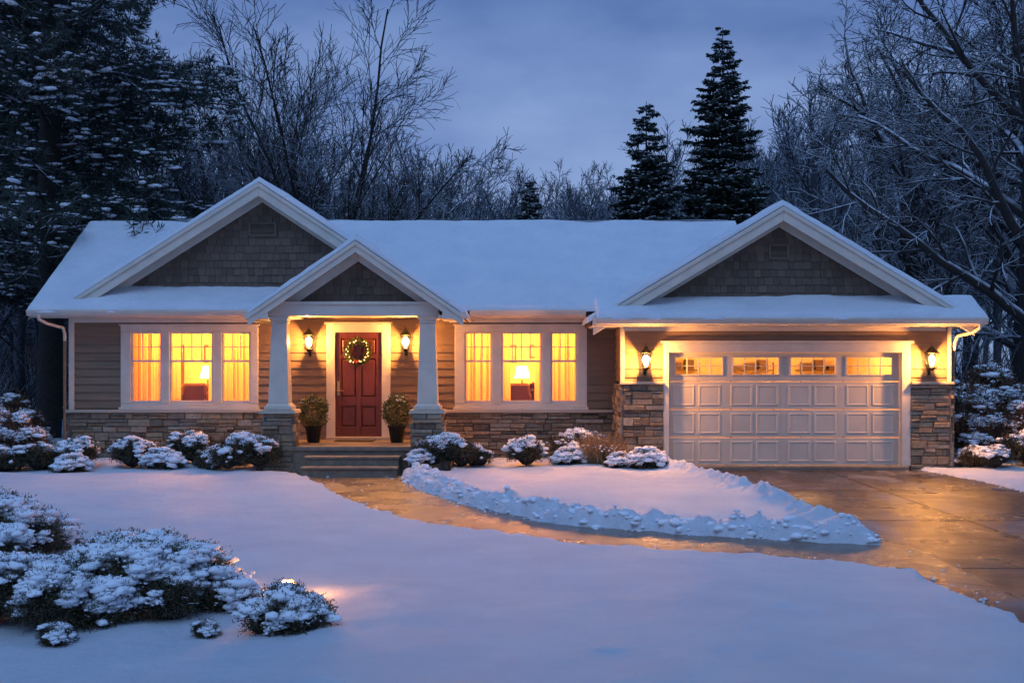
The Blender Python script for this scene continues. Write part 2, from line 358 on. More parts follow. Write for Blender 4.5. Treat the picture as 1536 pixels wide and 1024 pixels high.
def slopes(ap,az,sl_l,sl_r,xl,xr,y0,y1):
    deck((xl,y0,az-sl_l*(ap-xl)),(ap,y0,az),(ap,y1,az),(xl,y1,az-sl_l*(ap-xl)))
    deck((ap,y0,az),(xr,y0,az-sl_r*(xr-ap)),(xr,y1,az-sl_r*(xr-ap)),(ap,y1,az))
slopes(*LA,-9.15,-1.5,-.4,5.95)
slopes(*GA,1.52,8.92,-1.9,5.95)
slopes(*PA,-5.03,-.89,-2.3,1.6)
deck((1.62,-2.12,2.97),(9.04,-2.12,2.97),(9.04,-1.5,3.3),(1.62,-1.5,3.3),.06)
def axis_pts(L,step,e0,e1):
    ed=np.array([0,.006,.02,.045,.08,.12]); n=max(2,int((L-.24)/step)+1)
    a=np.concatenate([ed[:-1] if e0 else [0,.06],np.linspace(.12,L-.12,n),(L-ed[::-1])[1:] if e1 else [L-.06,L]])
    return a/L
def snow_slab(O,U,V,T,edges=(1,1,1,1),seed=0,step=.08,rim=.085,amp=.03):
    O,U,V=map(lambda a:np.array(a,float),(O,U,V)); lu,lv=np.linalg.norm(U),np.linalg.norm(V)
    a=axis_pts(lu,step,edges[0],edges[1]); b=axis_pts(lv,step,edges[2],edges[3])
    A,B=np.meshgrid(a,b)
    d=np.full(A.shape,9.)
    if edges[0]: d=np.minimum(d,A*lu)
    if edges[1]: d=np.minimum(d,(1-A)*lu)
    if edges[2]: d=np.minimum(d,B*lv)
    if edges[3]: d=np.minimum(d,(1-B)*lv)
    q=np.clip(d/rim,0,1); prof=np.sqrt(1-(1-q)**2)
    P=O+A[...,None]*U+B[...,None]*V
    n=amp*vn(A*lu,B*lv,1.1,20+seed)*2+amp*.7*vn(A*lu,B*lv,3.5,21+seed)+amp*.35*vn(A*lu,B*lv,8,22+seed)
    P[...,2]+=(T+n)*prof+.004
    if edges[2]:
        w=(.07*vn(A*lu,B*0,1.7,30+seed)+.05*vn(A*lu,B*0,5,31+seed)+.03)*np.exp(-B*lv/.15)
        P-=nrm(V)*w[...,None]
    r,c=A.shape; I=np.arange(r*c).reshape(r,c)
    F=np.stack([I[:-1,:-1],I[:-1,1:],I[1:,1:],I[1:,:-1]],-1).reshape(-1,4)
    return (P.reshape(-1,3),F,0,True)
S=[]
S.append(snow_slab((-9.83,-.66,zmain(-.66)),(15.0,0,0),(0,3.47,3.47*RS),.12,(1,0,1,0),0,amp=.036))
S.append(snow_slab((5,6.2,zmain(-.6)),(-14.83,0,0),(0,-3.4,3.4*RS),.12,(0,1,1,0),1))
def snow_gable(ap,az,sl_l,sl_r,xl,xr,y0,y1,T,seed):
    h=ap-xl; S.append(snow_slab((xl-.02,y1,az-sl_l*(h+.02)),(0,y0-y1,0),(h+.02,0,sl_l*(h+.02)),T,(1,1,1,0),seed,amp=.036))
    h=xr-ap; S.append(snow_slab((xr+.02,y0,az-sl_r*(h+.02)),(0,y1-y0,0),(-h-.02,0,sl_r*(h+.02)),T,(1,1,1,0),seed+1,amp=.036))
snow_gable(*LA,-9.15,-1.5,-.43,5.97,.13,3)
snow_gable(*GA,1.52,8.92,-1.93,5.97,.13,5)
snow_gable(*PA,-5.03,-.89,-2.33,1.6,.11,7)
S.append(snow_slab((1.61,-2.17,2.95),(7.44,0,0),(0,.68,.36),.10,(1,1,1,0),10))
obj_np('roof_snow',S,[snow],H)
def gutter(x0,x1,y,zt):
    v=[(y,zt-.13),(y-.07,zt-.12),(y-.11,zt-.05),(y-.12,zt),(y,zt)]
    n=len(v); tr.add([(x0,a,b) for a,b in v]+[(x1,a,b) for a,b in v],[(i,(i+1)%n,n+(i+1)%n,n+i) for i in range(n)]+[tuple(range(n))[::-1],tuple(range(n,2*n))],0)
gutter(-9.84,-5.06,-.6,3.17); gutter(-.86,1.5,-.6,3.17)
gutter(1.58,9.06,-2.1,2.955)
tr.box(-9.8,-5.0,-.6,-.02,3.02,3.045); tr.box(-.9,2.1,-.6,-.02,3.02,3.045)
tr.box(-9.14,-4.72,-.06,-.03,2.93,3.02); tr.box(-1.3,2.1,-.06,-.03,2.93,3.02)
tr.box(1.6,9.04,-2.1,YG-.02,2.80,2.825); tr.box(2.2,8.47,YG-.07,YG-.03,2.72,2.8)
tr.box(1.55,1.6,-2.09,-.62,2.80,2.97); tr.box(1.6,2.14,YG,-.02,2.80,2.825)
tr.box(8.94,9.02,-2.05,5.9,2.78,2.92); tr.box(8.6,8.94,YG,5.9,2.80,2.825)
def rk(ap,az,sl_l,sl_r,xl,xr,y,h,off=0):
    tr.rake(xl,az-sl_l*(ap-xl)-off,ap,az-off,y[0],y[1],h); tr.rake(ap,az-off,xr,az-sl_r*(xr-ap)-off,y[0],y[1],h)
for G,xl,xr,yf,yw in ((LA,-9.13,-1.52,-.4,0),(GA,1.56,8.9,-1.9,YG),(PA,-5.0,-.92,-2.3,-1.85)):
    big=.28 if G is not PA else .22
    rk(*G,xl,xr,(yf-.035,yf),big,off=.012)
    rk(*G,xl+.02,xr-.02,(yf-.065,yf-.035),.09,off=.012)
    rk(*G,xl+.35,xr-.35,(yf,yw),.02,off=.16)
    rk(*G,xl+.5,xr-.5,(yw-.06,yw-.03),.2,off=.17)
tr.add([(-9.84,-.6,zmain(-.6)-.2),(-9.84,2.8,zmain(2.8)-.2),(-9.84,2.8,zmain(2.8)-.01),(-9.84,-.6,zmain(-.6)-.01),(-9.8,-.6,zmain(-.6)-.2),(-9.8,2.8,zmain(2.8)-.2),(-9.8,2.8,zmain(2.8)-.01),(-9.8,-.6,zmain(-.6)-.01)],[(0,1,2,3),(4,7,6,5),(0,4,5,1),(3,2,6,7)],0)
for x,y,z,w in ((-5.19,-.03,4.72,.25),(5.22,YG-.03,4.12,.16)):
    vb=MB(); vb.box(x-w-.04,x+w+.04,y-.02,y,z,z+.04); vb.box(x-w-.04,x+w+.04,y-.02,y,z+.26,z+.3); vb.box(x-w-.04,x-w,y-.02,y,z+.04,z+.26); vb.box(x+w,x+w+.04,y-.02,y,z+.04,z+.26)
    for k in range(6): vb.hexa([(x-w,y-.018,z+.045+k*.036),(x+w,y-.018,z+.045+k*.036),(x+w,y,z+.07+k*.036),(x-w,y,z+.07+k*.036),(x-w,y-.018,z+.052+k*.036),(x+w,y-.018,z+.052+k*.036),(x+w,y,z+.077+k*.036),(x-w,y,z+.077+k*.036)])
    vb.obj('gable_vent',[shingle],H)
def pipe(name,pts,r=.033,m=None):
    P=np.array([pts],float); 
    obj_np(name,[(*tubes(P,np.full((1,len(pts)),r),10),0,True)],[m or trim],H)
pipe('downspout_elbow',[(-9.6,-.66,3.08),(-9.6,-.66,2.98),(-9.5,-.5,2.9),(-9.3,-.15,2.82),(-9.28,-.1,2.7),(-9.28,-.1,2.55)])
pipe('downspout',[(-9.28,-.1,2.56),(-9.28,-.1,.15)],.031,siding)
pipe('downspout_elbow',[(8.92,-2.14,2.86),(8.92,-2.14,2.76),(8.85,-1.95,2.68),(8.68,-1.62,2.62),(8.66,-1.55,2.5),(8.66,-1.5,2.35)])
pipe('downspout',[(8.66,-1.45,2.4),(8.66,-1.4,.15)],.031,siding)
gl=MB(); cu=[]
def window_group(ops,x0,x1):
    zt0,zt1=1.14,2.9; yo,yi=-.05,.06
    tr.box(x0-.03,x1+.03,-.1,yi,zt0-.02,zt0+.035)
    tr.box(x0,x1,yo+.01,yi,zt0+.035,WZ0); tr.box(x0,x1,yo,yi,WZ1,zt1-.03); tr.box(x0-.03,x1+.03,yo-.03,yi,zt1-.03,zt1)
    ed=[x0]+[v for o in ops for v in o]+[x1]
    for i in range(0,len(ed),2): tr.box(ed[i],ed[i+1],yo+.003,yi,WZ0,WZ1)
    for a,b in ops:
        w=.04; mid=2.13
        y0,y1=-.005,.035
        tr.box(a,a+w,y0,y1,WZ0,WZ1); tr.box(b-w,b,y0,y1,WZ0,WZ1)
        tr.box(a+w,b-w,y0,y1,WZ0,WZ0+.06); tr.box(a+w,b-w,y0,y1,WZ1-.04,WZ1); tr.box(a+w,b-w,y0-.01,y1,mid-.022,mid+.022)
        nc=4 if b-a>.75 else 3
        for k in range(1,nc):
            x=a+w+(b-a-2*w)*k/nc; tr.box(x-.01,x+.01,y0+.012,y0+.03,mid+.022,WZ1-.04)
        zz=(mid+WZ1)/2-.01; tr.box(a+w,b-w,y0+.014,y0+.028,zz-.01,zz+.01)
        gl.add([(a+w,.022,WZ0+.06),(b-w,.022,WZ0+.06),(b-w,.022,WZ1-.04),(a+w,.022,WZ1-.04)],[(0,1,2,3)],0)
def curtain(x0,x1,z0,z1,y,seed):
    n=int((x1-x0)/.012)+2; X=np.linspace(x0,x1,n); Z=np.linspace(z0,z1,8); XX,ZZ=np.meshgrid(X,Z)
    ph=seed*1.3; YY=y+.036*np.sin(XX*46+ph+2*np.sin(XX*9+seed))+.02*np.sin(XX*87+ph)+.01*vn(XX,ZZ,3,40)
    I=np.arange(XX.size).reshape(XX.shape); F=np.stack([I[:-1,:-1],I[:-1,1:],I[1:,1:],I[1:,:-1]],-1).reshape(-1,4)
    cu.append((np.stack([XX,YY,ZZ],-1).reshape(-1,3),F,0,True))
LW=[(-7.93,-7.29),(-7.125,-6.22),(-6.04,-5.44)]; RW=[(-.986,-.417),(-.222,.625),(.806,1.361)]
window_group(LW,-8.14,-5.28); window_group(RW,-1.19,1.56)
def room(x0,x1,y1,z0=.55,z1=3.0,y0=.07,mat=roomw):
    r=MB(); p=[(x0,y0,z0),(x1,y0,z0),(x1,y1,z0),(x0,y1,z0),(x0,y0,z1),(x1,y0,z1),(x1,y1,z1),(x0,y1,z1)]
    r.add(p,[(0,1,2,3),(4,7,6,5),(1,2,6,5),(2,3,7,6),(3,0,4,7)],0); r.obj('interior_room',[mat],H)
room(-8.3,-5.1,2.6); room(-1.35,1.72,2.6); 
for k,(ops) in enumerate((LW,RW)):
    curtain(ops[0][0]-.05,ops[0][1]+.03,1.1,2.85,.17,k*3+1)
    curtain(ops[2][0]-.03,ops[2][1]+.05,1.1,2.85,.17,k*3+2)
    a,b=ops[1]
    curtain(a-.12,a+.19,1.1,2.85,.18,k*3+3); curtain(b-.15,b+.1,1.1,2.85,.18,k*3+4)
    cx=(a+b)/2
    fb=MB()
    fb.box(cx-.75,cx+.7,1.0,1.7,.55,1.05,0); fb.box(cx-.75,cx+.7,1.5,1.72,1.05,1.62,0); fb.box(cx-.85,cx-.62,1.0,1.7,.6,1.25,0); fb.box(cx+.5,cx+.72,1.0,1.7,.6,1.25,0)
    fb.obj('sofa',[furn],H,bev=.05)
    fb=MB(); c2=cx-.08; fb.box(c2-.26,c2+.26,.5,.62,1.0,1.66,0); fb.box(c2-.3,c2-.2,.5,.95,1.0,1.46,0); fb.box(c2+.2,c2+.3,.5,.95,1.0,1.46,0); fb.box(c2-.26,c2+.26,.55,.95,.8,1.12,0)
    fb.obj('armchair',[furn],H,bev=.06)
    rg=np.random.default_rng(60+k); P=np.tile([cx+.26,.75,1.5],(130,1)); D=nrm(rg.normal(size=(130,3))+[0,0,.8])
    obj_np('flower_arrangement',[(*leaves(P+D*.05,D,rg.uniform(.08,.17,130),.05,rg),0,False)],[leafr],H)
    fb=MB(); fb.cyl(cx+.26,.75,.6,1.3,.03,.03,10); fb.cyl(cx+.26,.75,1.3,1.33,.2,.2,20); fb.cyl(cx+.26,.75,1.33,1.5,.06,.05,12); fb.obj('plant_stand',[wood],H)
    fb=MB(); fb.cyl(cx+.02,1.25,1.05,1.72,.025,.025,12,0); fb.cyl(cx+.02,1.25,1.05,1.2,.1,.04,12,0)
    fb.cyl(cx+.02,1.25,1.76,2.02,.17,.11,20,1); fb.obj('table_lamp',[brass,shade],H)
    fb=MB(); fb.box(cx-.4,cx-.1,2.55,2.59,2.1,2.5,0); fb.box(cx-.36,cx-.14,2.54,2.548,2.14,2.46,1)
    fb.box(cx+.2,cx+.42,2.55,2.59,2.2,2.5,0); fb.box(cx+.23,cx+.39,2.54,2.548,2.23,2.47,1); fb.obj('picture_frames',[wood,cap],H)
    fb=MB(); fb.box(cx-1.35,cx-.85,2.2,2.55,.55,2.5,0); fb.obj('bookcase',[wood],H,bev=.01)
obj_np('curtains',cu,[curt],H)
WARM=(1,.37,.065)
def plight(name,loc,P,col=WARM,r=.08,parent=H):
    l=bpy.data.lights.new(name,'POINT'); l.energy=P; l.color=col; l.shadow_soft_size=r
    o=bpy.data.objects.new(name,l); o.location=loc; return link(o,parent)
for cx in (-6.67,.2):
    plight('room_light',(cx+.02,1.25,2.3),300,r=.12)
    plight('room_ceiling_light',(cx-.7,.75,2.7),140,r=.1); plight('room_ceiling_light',(cx+.8,.75,2.7),140,r=.1)
gl.obj('window_glass',[glass],H)
# --- front door
tr.box(-3.86,-3.68,-.05,.06,.56,2.9); tr.box(-2.71,-2.53,-.05,.06,.56,2.9); tr.box(-3.68,-2.71,-.05,.06,2.73,2.9); tr.box(-3.9,-2.49,-.09,.0,2.9,2.94)
tr.box(-3.86,-2.53,-.14,.06,.5,.56,1)
db=MB(); x0,x1,z0,z1=-3.68,-2.71,.56,2.73; w=.12; mx_=(x0+x1)/2
db.box(x0,x1,.02,.05,z0,z1)
def panel(xa,xb,za,zb,y=.02):
    c=.03
    o=[(xa+.012,y-.001,za+.012),(xb-.012,y-.001,za+.012),(xb-.012,y-.001,zb-.012),(xa+.012,y-.001,zb-.012)]
    i=[(xa+c+.012,y-.018,za+c+.012),(xb-c-.012,y-.018,za+c+.012),(xb-c-.012,y-.018,zb-c-.012),(xa+c+.012,y-.018,zb-c-.012)]
    db.add(o+i,[(0,1,5,4),(1,2,6,5),(2,3,7,6),(3,0,4,7),(4,5,6,7)])
for xa,xb in ((x0,x0+w),(x1-w,x1),(mx_-.05,mx_+.05)): db.box(xa,xb,-.01,.02,z0,z1)
for xa,xb in ((x0+w,mx_-.05),(mx_+.05,x1-w)):
    for za,zb in ((z0,z0+.2),(1.2,1.38),(2.18,2.28),(z1-.13,z1)): db.box(xa,xb,-.01,.02,za,zb)
    panel(xa,xb,z0+.2,1.2); panel(xa,xb,1.38,2.18); panel(xa,xb,2.28,z1-.13)
db.obj('front_door',[doorm],H,bev=.005)
hb=MB(); hb.box(-3.64,-3.59,-.03,-.01,1.42,1.72); hb.box(-3.635,-3.595,-.07,-.03,1.5,1.53); hb.box(-3.63,-3.5,-.085,-.065,1.505,1.525); hb.cyl(-3.615,-.03,1.65,1.68,.02,.02); hb.obj('door_handle',[brass],H,bev=.004)
# --- garage door
gb=MB(); YD=YG+.12; gx0,gx1=3.07,7.62
tr.box(2.96,3.07,YG-.05,YD,.08,2.5); tr.box(7.62,7.79,YG-.05,YD,.08,2.5); tr.box(3.07,7.62,YG-.05,YD,2.3,2.48); tr.box(2.9,7.85,YG-.09,YG-.03,2.48,2.53)
secs=[.08,.63,1.18,1.73,2.3]
gw=[(3.22,4.13),(4.36,5.24),(5.49,6.36),(6.59,7.47)]
for i in range(3):
    a,b=secs[i],secs[i+1]
    gb.box(gx0,gx1,YD,YD+.04,a+.006,b-.006)
    for k in range(4):
        W=(gx1-gx0)/4
        for q in range(2):
            xa=gx0+k*W+.09+q*(W-.12)/2; xb=xa+(W-.12)/2-.07; za,zb=a+.07,b-.07
            o=[(xa,YD-.001,za),(xb,YD-.001,za),(xb,YD-.001,zb),(xa,YD-.001,zb)]
            i1=[(xa+.012,YD-.012,za+.012),(xb-.012,YD-.012,za+.012),(xb-.012,YD-.012,zb-.012),(xa+.012,YD-.012,zb-.012)]
            i2=[(xa+.03,YD-.012,za+.03),(xb-.03,YD-.012,za+.03),(xb-.03,YD-.012,zb-.03),(xa+.03,YD-.012,zb-.03)]
            i3=[(xa+.045,YD-.004,za+.045),(xb-.045,YD-.004,za+.045),(xb-.045,YD-.004,zb-.045),(xa+.045,YD-.004,zb-.045)]
            qd=lambda s,t:[(s,s+1,t+1,t),(s+1,s+2,t+2,t+1),(s+2,s+3,t+3,t+2),(s+3,s,t,t+3)]
            gb.add(o+i1+i2+i3,qd(0,4)+qd(4,8)+qd(8,12)+[(12,13,14,15)])
a,b=1.736,2.3
gb.box(gx0,gx1,YD,YD+.04,a,1.87); gb.box(gx0,gx1,YD,YD+.04,2.2,b)
e=[gx0]+[v for o in gw for v in o]+[gx1]
for i in range(0,len(e),2): gb.box(e[i],e[i+1],YD,YD+.04,1.87,2.2)
for xa,xb in gw:
    gb.box(xa-.03,xb+.03,YD-.02,YD,1.84,1.87); gb.box(xa-.03,xb+.03,YD-.02,YD,2.2,2.23); gb.box(xa-.03,xa,YD-.02,YD,1.87,2.2); gb.box(xb,xb+.03,YD-.02,YD,1.87,2.2)
    for k in (1,2,3): x=xa+(xb-xa)*k/4; gb.box(x-.012,x+.012,YD-.005,YD+.02,1.87,2.2)
    gb.box(xa,xb,YD-.003,YD+.018,2.027,2.045)
gb.obj('garage_door',[gdoor],H,bev=.004)
rg_=MB(); p=[(2.95,YD+.06,.05),(7.8,YD+.06,.05),(7.8,3,.05),(2.95,3,.05),(2.95,YD+.06,2.9),(7.8,YD+.06,2.9),(7.8,3,2.9),(2.95,3,2.9)]
rg_.add(p,[(0,1,2,3),(4,7,6,5),(1,2,6,5),(2,3,7,6),(3,0,4,7)]); rg_.obj('garage_interior',[roomw],H)
sh=MB()
for x in (3.3,5.0,6.6):
    sh.box(x,x+1.0,2.5,2.95,.05,.1); 
    for z in (.7,1.3,1.9): sh.box(x,x+1.0,2.5,2.95,z,z+.03)
    for q in (x,x+.97): sh.box(q,q+.03,2.48,2.5,.05,2.1)
    for q in range(3): sh.box(x+.08+q*.3,x+.28+q*.3,2.55,2.85,1.93,2.02+.07*((q*7+int(x*3))%3))
sh.obj('garage_shelves',[wood],H)
for x in (3.9,5.35,6.8): plight('garage_ceiling_light',(x,.0,2.5),160,r=.1,col=(1,.46,.13))
concb=MB(); concb.box(3.0,7.75,YG-.1,YD+.06,-.02,.078); concb.obj('garage_apron',[concrete],H,bev=.01)
# --- porch
pb=MB(); pb.box(-4.9,-1.2,-2.1,.0,-.05,.5); pb.box(-4.92,-1.18,-2.14,-2.1,.42,.505)
pb.box(-3.88,-2.12,-2.52,-2.1,-.05,.335); pb.box(-3.88,-2.12,-2.9,-2.52,-.05,.17)
pb.box(-3.9,-2.1,-2.55,-2.14,.3,.345); pb.box(-3.9,-2.1,-2.93,-2.52,.135,.18)
pb.obj('porch_floor_and_steps',[concrete],H,bev=.008)
mb_=MB(); mb_.box(-3.6,-2.8,-.75,-.2,.505,.52); mb_.obj('doormat',[mat_rug],H)
pc=MB()
for cx in (-4.47,-1.62):
    cy=-1.85
    for mp,u0,u1 in ((front(cy-.25),cx-.25,cx+.25),(sideL(cx-.25),cy-.25,cy+.25),(sideR(cx+.25),cy-.25,cy+.25),((lambda u,w,z:(u,cy+.25+w,z)),cx-.25,cx+.25)):
        stone_rect(u0-.03,u1+.03,-.05,1.13,mp)
    pc.frus(cx,cy,1.13,1.2,.35,.33,1)
    pc.frus(cx,cy,1.2,1.27,.26,.26); pc.frus(cx,cy,1.27,1.32,.24,.2); pc.frus(cx,cy,1.32,2.86,.195,.145); pc.frus(cx,cy,2.86,2.9,.165,.165); pc.frus(cx,cy,2.9,2.97,.155,.19); pc.frus(cx,cy,2.97,3.0,.2,.2)
pc.obj('porch_columns',[trim,cap],H,bev=.008)
tr.box(-4.68,-1.4,-2.06,-1.8,3.0,3.25); tr.box(-4.72,-1.36,-2.09,-2.06,3.21,3.27)
tr.box(-4.6,-4.34,-1.8,-.03,2.99,3.2); tr.box(-1.75,-1.49,-1.8,-.03,2.99,3.2)
tr.box(-4.34,-1.75,-1.8,-.03,3.03,3.06)
tr.box(-5.02,-4.68,-2.28,-.1,2.95,3.0); tr.box(-1.4,-.9,-2.28,-.1,2.95,3.0)
tr.box(-5.08,-5.02,-2.28,-.1,2.93,3.02); tr.box(-.9,-.84,-2.28,-.1,2.93,3.02)
tr.box(-5.06,-4.62,-2.33,-2.28,2.93,3.06);tr.box(-1.32,-.86,-2.33,-2.28,2.93,3.06)
sid.obj('lap_siding',[siding],H); tr.obj('white_trim',[trim,cap],H,bev=.006); st.obj('stone_veneer',[stone,mortar],H); shg.obj('gable_shingles',[shingle],H); rf.obj('roof_deck',[roofm],H)

# ------------------------------------------------------------------ wall lanterns
def lantern(x,y,z,P):
    L=empty('wall_lantern',(x,y,z))
    b=MB(); b.box(-.055,.055,-.02,0,-.12,.16); b.box(-.012,.012,-.16,-.02,.11,.13); b.box(-.012,.012,-.16,-.02,-.16,-.14) ;b.box(-.03,.03,-.03,-.0,-.28,-.12)
    cy=-.17
    b.frus(0,cy,-.15,-.13,.075,.08); b.frus(0,cy,-.2,-.15,.02,.05)
    for sx in(-1,1):
        for sy in(-1,1):
            b.hexa([(sx*.07-.005,cy+sy*.07-.005,-.13),(sx*.07+.005,cy+sy*.07-.005,-.13),(sx*.07+.005,cy+sy*.07+.005,-.13),(sx*.07-.005,cy+sy*.07+.005,-.13),
                    (sx*.1-.005,cy+sy*.1-.005,.14),(sx*.1+.005,cy+sy*.1-.005,.14),(sx*.1+.005,cy+sy*.1+.005,.14),(sx*.1-.005,cy+sy*.1+.005,.14)])
    b.frus(0,cy,.14,.155,.115,.12); b.frus(0,cy,.155,.24,.11,.035); b.frus(0,cy,.24,.27,.045,.03); b.cyl(0,cy,.27,.33,.012,.004,8)
    b.obj('lantern_frame',[black],L,bev=.002)
    f=MB(); f.cyl(0,cy,-.13,-.08,.03,.03,10,1); f.cyl(0,cy,-.08,.06,.045,.062,14,0); f.cyl(0,cy,.06,.11,.062,.02,14,0)
    f.obj('lantern_bulb',[flame,trim],L,smooth=True)
    plight('lantern_light',(0,cy-.1,.02),P,r=.04,parent=L,col=(1,.40,.085))
for x,z in ((-4.2,2.52),(-2.2,2.52)): lantern(x,-.03,z,170)
for x in (2.6,8.15): lantern(x,YG-.03,2.14,250)
# ------------------------------------------------------------------ wreath
rg=np.random.default_rng(3)
n=1500; th=rg.random(n)*2*PI; c=np.stack([np.cos(th),np.zeros(n),np.sin(th)],-1)
off=nrm(rg.normal(size=(n,3)))*.05*np.sqrt(rg.random((n,1))); P=c*.22+off+[0,-.06,0]; P[:,1]=np.minimum(P[:,1],-.012)
tang=np.stack([-np.sin(th),np.zeros(n),np.cos(th)],-1); D=nrm(off*12+tang*.7+rg.normal(size=(n,3))*.3); D[:,1]=-np.abs(D[:,1])
Q=np.stack([np.cos(np.arange(26)*2*PI/26)*.225,np.full(26,-.115),np.sin(np.arange(26)*2*PI/26)*.225],-1)+rg.normal(size=(26,3))*.02
obj_np('christmas_wreath',[(*leaves(P,D,.085,.022,rg),0,False),(*blobs(Q,np.full(26,.011),rg,flat=1,jit=0),1,True),(*blobs(np.c_[rg.normal(size=(10,1))*.03,np.full((10,1),-.13),rg.normal(size=(10,1))*.02-.2],np.full(10,.03),rg,flat=.8),2,True)],[leafg,tiny,berry],None,(-3.2,-.01,2.33))

# ------------------------------------------------------------------ shrubs
def shrub_mesh(name,seed,lobes,nspr,nleaf,leafL,leafW,snowR,cover,mat,spread=.05,tw=0,freq=9):
    rg=np.random.default_rng(seed); lobes=np.array(lobes,float)
    w=lobes[:,3]**2; k=rg.choice(len(lobes),nspr,p=w/w.sum())
    d=nrm(rg.normal(size=(nspr,3))); d[:,2]=np.where(d[:,2]<-.35,-d[:,2],d[:,2])
    r=lobes[k,3:4]*(.8+.38*rg.random((nspr,1))**1.6)*np.array([1,1,.9])
    P=lobes[k,:3]+d*r
    inside=np.zeros(nspr,bool)
    for j in range(len(lobes)):
        inside|=(np.linalg.norm((P-lobes[j,:3])/[1,1,.9],axis=1)<lobes[j,3]*.78)
    keep=(~inside)&(P[:,2]>.02); P=P[keep];d=d[keep]; n=len(P)
    dd=nrm(d+[0,0,.55]+rg.normal(size=(n,3))*.4)
    LP=np.repeat(P,nleaf,0)+np.repeat(dd,nleaf,0)*rg.uniform(-1.8,1.4,(n*nleaf,1))*spread+rg.normal(size=(n*nleaf,3))*spread*.35
    LD=nrm(np.repeat(dd,nleaf,0)+rg.normal(size=(n*nleaf,3))*.75)
    parts=[(*leaves(LP,LD,leafL*rg.uniform(.7,1.3,n*nleaf),leafW,rg),0,False)]
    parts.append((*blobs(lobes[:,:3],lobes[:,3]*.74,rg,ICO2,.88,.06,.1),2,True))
    pat=(vn(P[:,0]*1.0,P[:,1]*1.0+P[:,2]*.7,freq,seed)+.5*vn(P[:,0],P[:,2]+P[:,1]*.3,freq*2.2,seed+70))*1.5
    up=d[:,2]*.8+pat+rg.normal(size=n)*.06
    idx=np.where(up>cover)[0]
    parts.append((*blobs(P[idx]+[0,0,spread*.35]+dd[idx]*spread*.3,snowR*(.4+1.2*rg.random(len(idx))**2),rg,ICO2,.5,.22,1.3),1,True))
    j=np.repeat(idx,2); P2=P[j]+rg.normal(size=(len(j),3))*spread*[.9,.9,.5]+[0,0,spread*.3]
    parts.append((*blobs(P2,snowR*rg.uniform(.15,.45,len(j)),rg,ICO1,.6,.3,1.),1,True))
    if tw:
        a=nrm(rg.normal(size=(tw,3))*[.6,.6,.2]+[0,0,1]); j=rg.choice(len(lobes),tw)
        b0=lobes[j,:3]*[1,1,.5]; pts=np.stack([b0+a*lobes[j,3:4]*s+ rg.normal(size=(tw,3))*.015 for s in (.3,.8,1.15,1.45)],1)
        parts.append((*tubes(pts,np.tile([.006,.004,.003,.0015],(tw,1)),3),3,False))
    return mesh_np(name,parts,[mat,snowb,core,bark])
def inst(name,me,loc,s=1,rot=0,sz=None):
    o=bpy.data.objects.new(name,me); o.location=loc; o.rotation_euler=(0,0,rot); o.scale=(s,s,sz or s); return link(o)
rl=np.random.default_rng(12)
def lob(n,R,r0,r1,z):
    return [(rl.uniform(-R,R),rl.uniform(-R,R)*.8,z+rl.uniform(-.04,.04),rl.uniform(r0,r1)) for _ in range(n)]
roundA=shrub_mesh('round_shrub_a',1,[(0,0,.24,.3)]+lob(5,.2,.16,.25,.29),1200,12,.042,.014,.055,.56,leafd,.045,50,7)
roundB=shrub_mesh('round_shrub_b',2,[(0,0,.22,.28),(.17,.02,.2,.24)]+lob(5,.24,.14,.22,.25),1200,12,.042,.014,.055,.54,leafd,.045,50,7)
wideA=shrub_mesh('wide_shrub',3,[(-.3,0,.22,.28),(.25,0,.26,.3),(0,.05,.36,.27)]+lob(7,.46,.16,.25,.3),2000,12,.048,.015,.058,.6,leafd,.055,130,6)
rustA=shrub_mesh('rust_shrub',4,[(0,0,.6,.45),(-.35,0,.35,.36),(.3,.1,.45,.38),(.05,0,1.0,.3)]+lob(7,.45,.2,.3,.7),2700,11,.06,.018,.06,.58,leafr,.07,260,5)
lowA=shrub_mesh('low_shrub',5,[(0,0,.1,.2),(.14,0,.08,.16),(-.13,.02,.08,.15)],550,11,.036,.012,.045,.45,leafd,.035,20,9)
for me,x,y,s,r in [(rustA,-9.55,-2.0,.82,.3),(rustA,-10.4,-2.5,.9,2),(roundB,-8.95,-2.35,1.05,1),(lowA,-8.2,-2.7,1.2,1),(roundA,-8.35,-1.9,1.05,2),(roundB,-9.6,-2.6,1.0,.7),(roundA,-7.25,-2.05,1.1,.4),(lowA,-6.6,-2.4,1.3,0),(roundB,-6.2,-1.6,1.2,2.6),(lowA,-5.75,-2.2,1.25,2),(wideA,-5.0,-2.55,1.05,.2),(lowA,-5.4,-1.6,1.2,2),
                   (wideA,-1.25,-2.2,1.0,3.3),(lowA,-1.75,-2.6,1.0,1),(roundB,-.75,-1.9,.85,.2),(roundA,.28,-1.95,1.05,1.2),(wideA,1.35,-1.25,1.0,.5),(lowA,1.1,-1.9,1.2,.5),(lowA,2.5,-2.5,1.3,.1),(lowA,2.0,-2.3,1.0,.9)]:
    inst('snowy_shrub',me,(x,y,gz(x,y)-.04),s,r)
for x,y,s,r in [(9.6,-.3,.95,1),(10.5,-.4,.95,2.5),(11.5,.2,1.1,.4),(12.6,-.4,1.2,3),(9.5,1.6,1.35,2),(10.8,2.2,1.5,1),(12.3,1.8,1.5,0),(13.8,2.2,1.5,2),(-11.2,-.2,1.1,1),(-12.4,1,1.3,2),(-11,-1.6,1.0,.1),(-10.6,.6,1.0,3)]:
    inst('snowy_shrub',rustA,(x,y,gz(x,y)-.05),s,r)
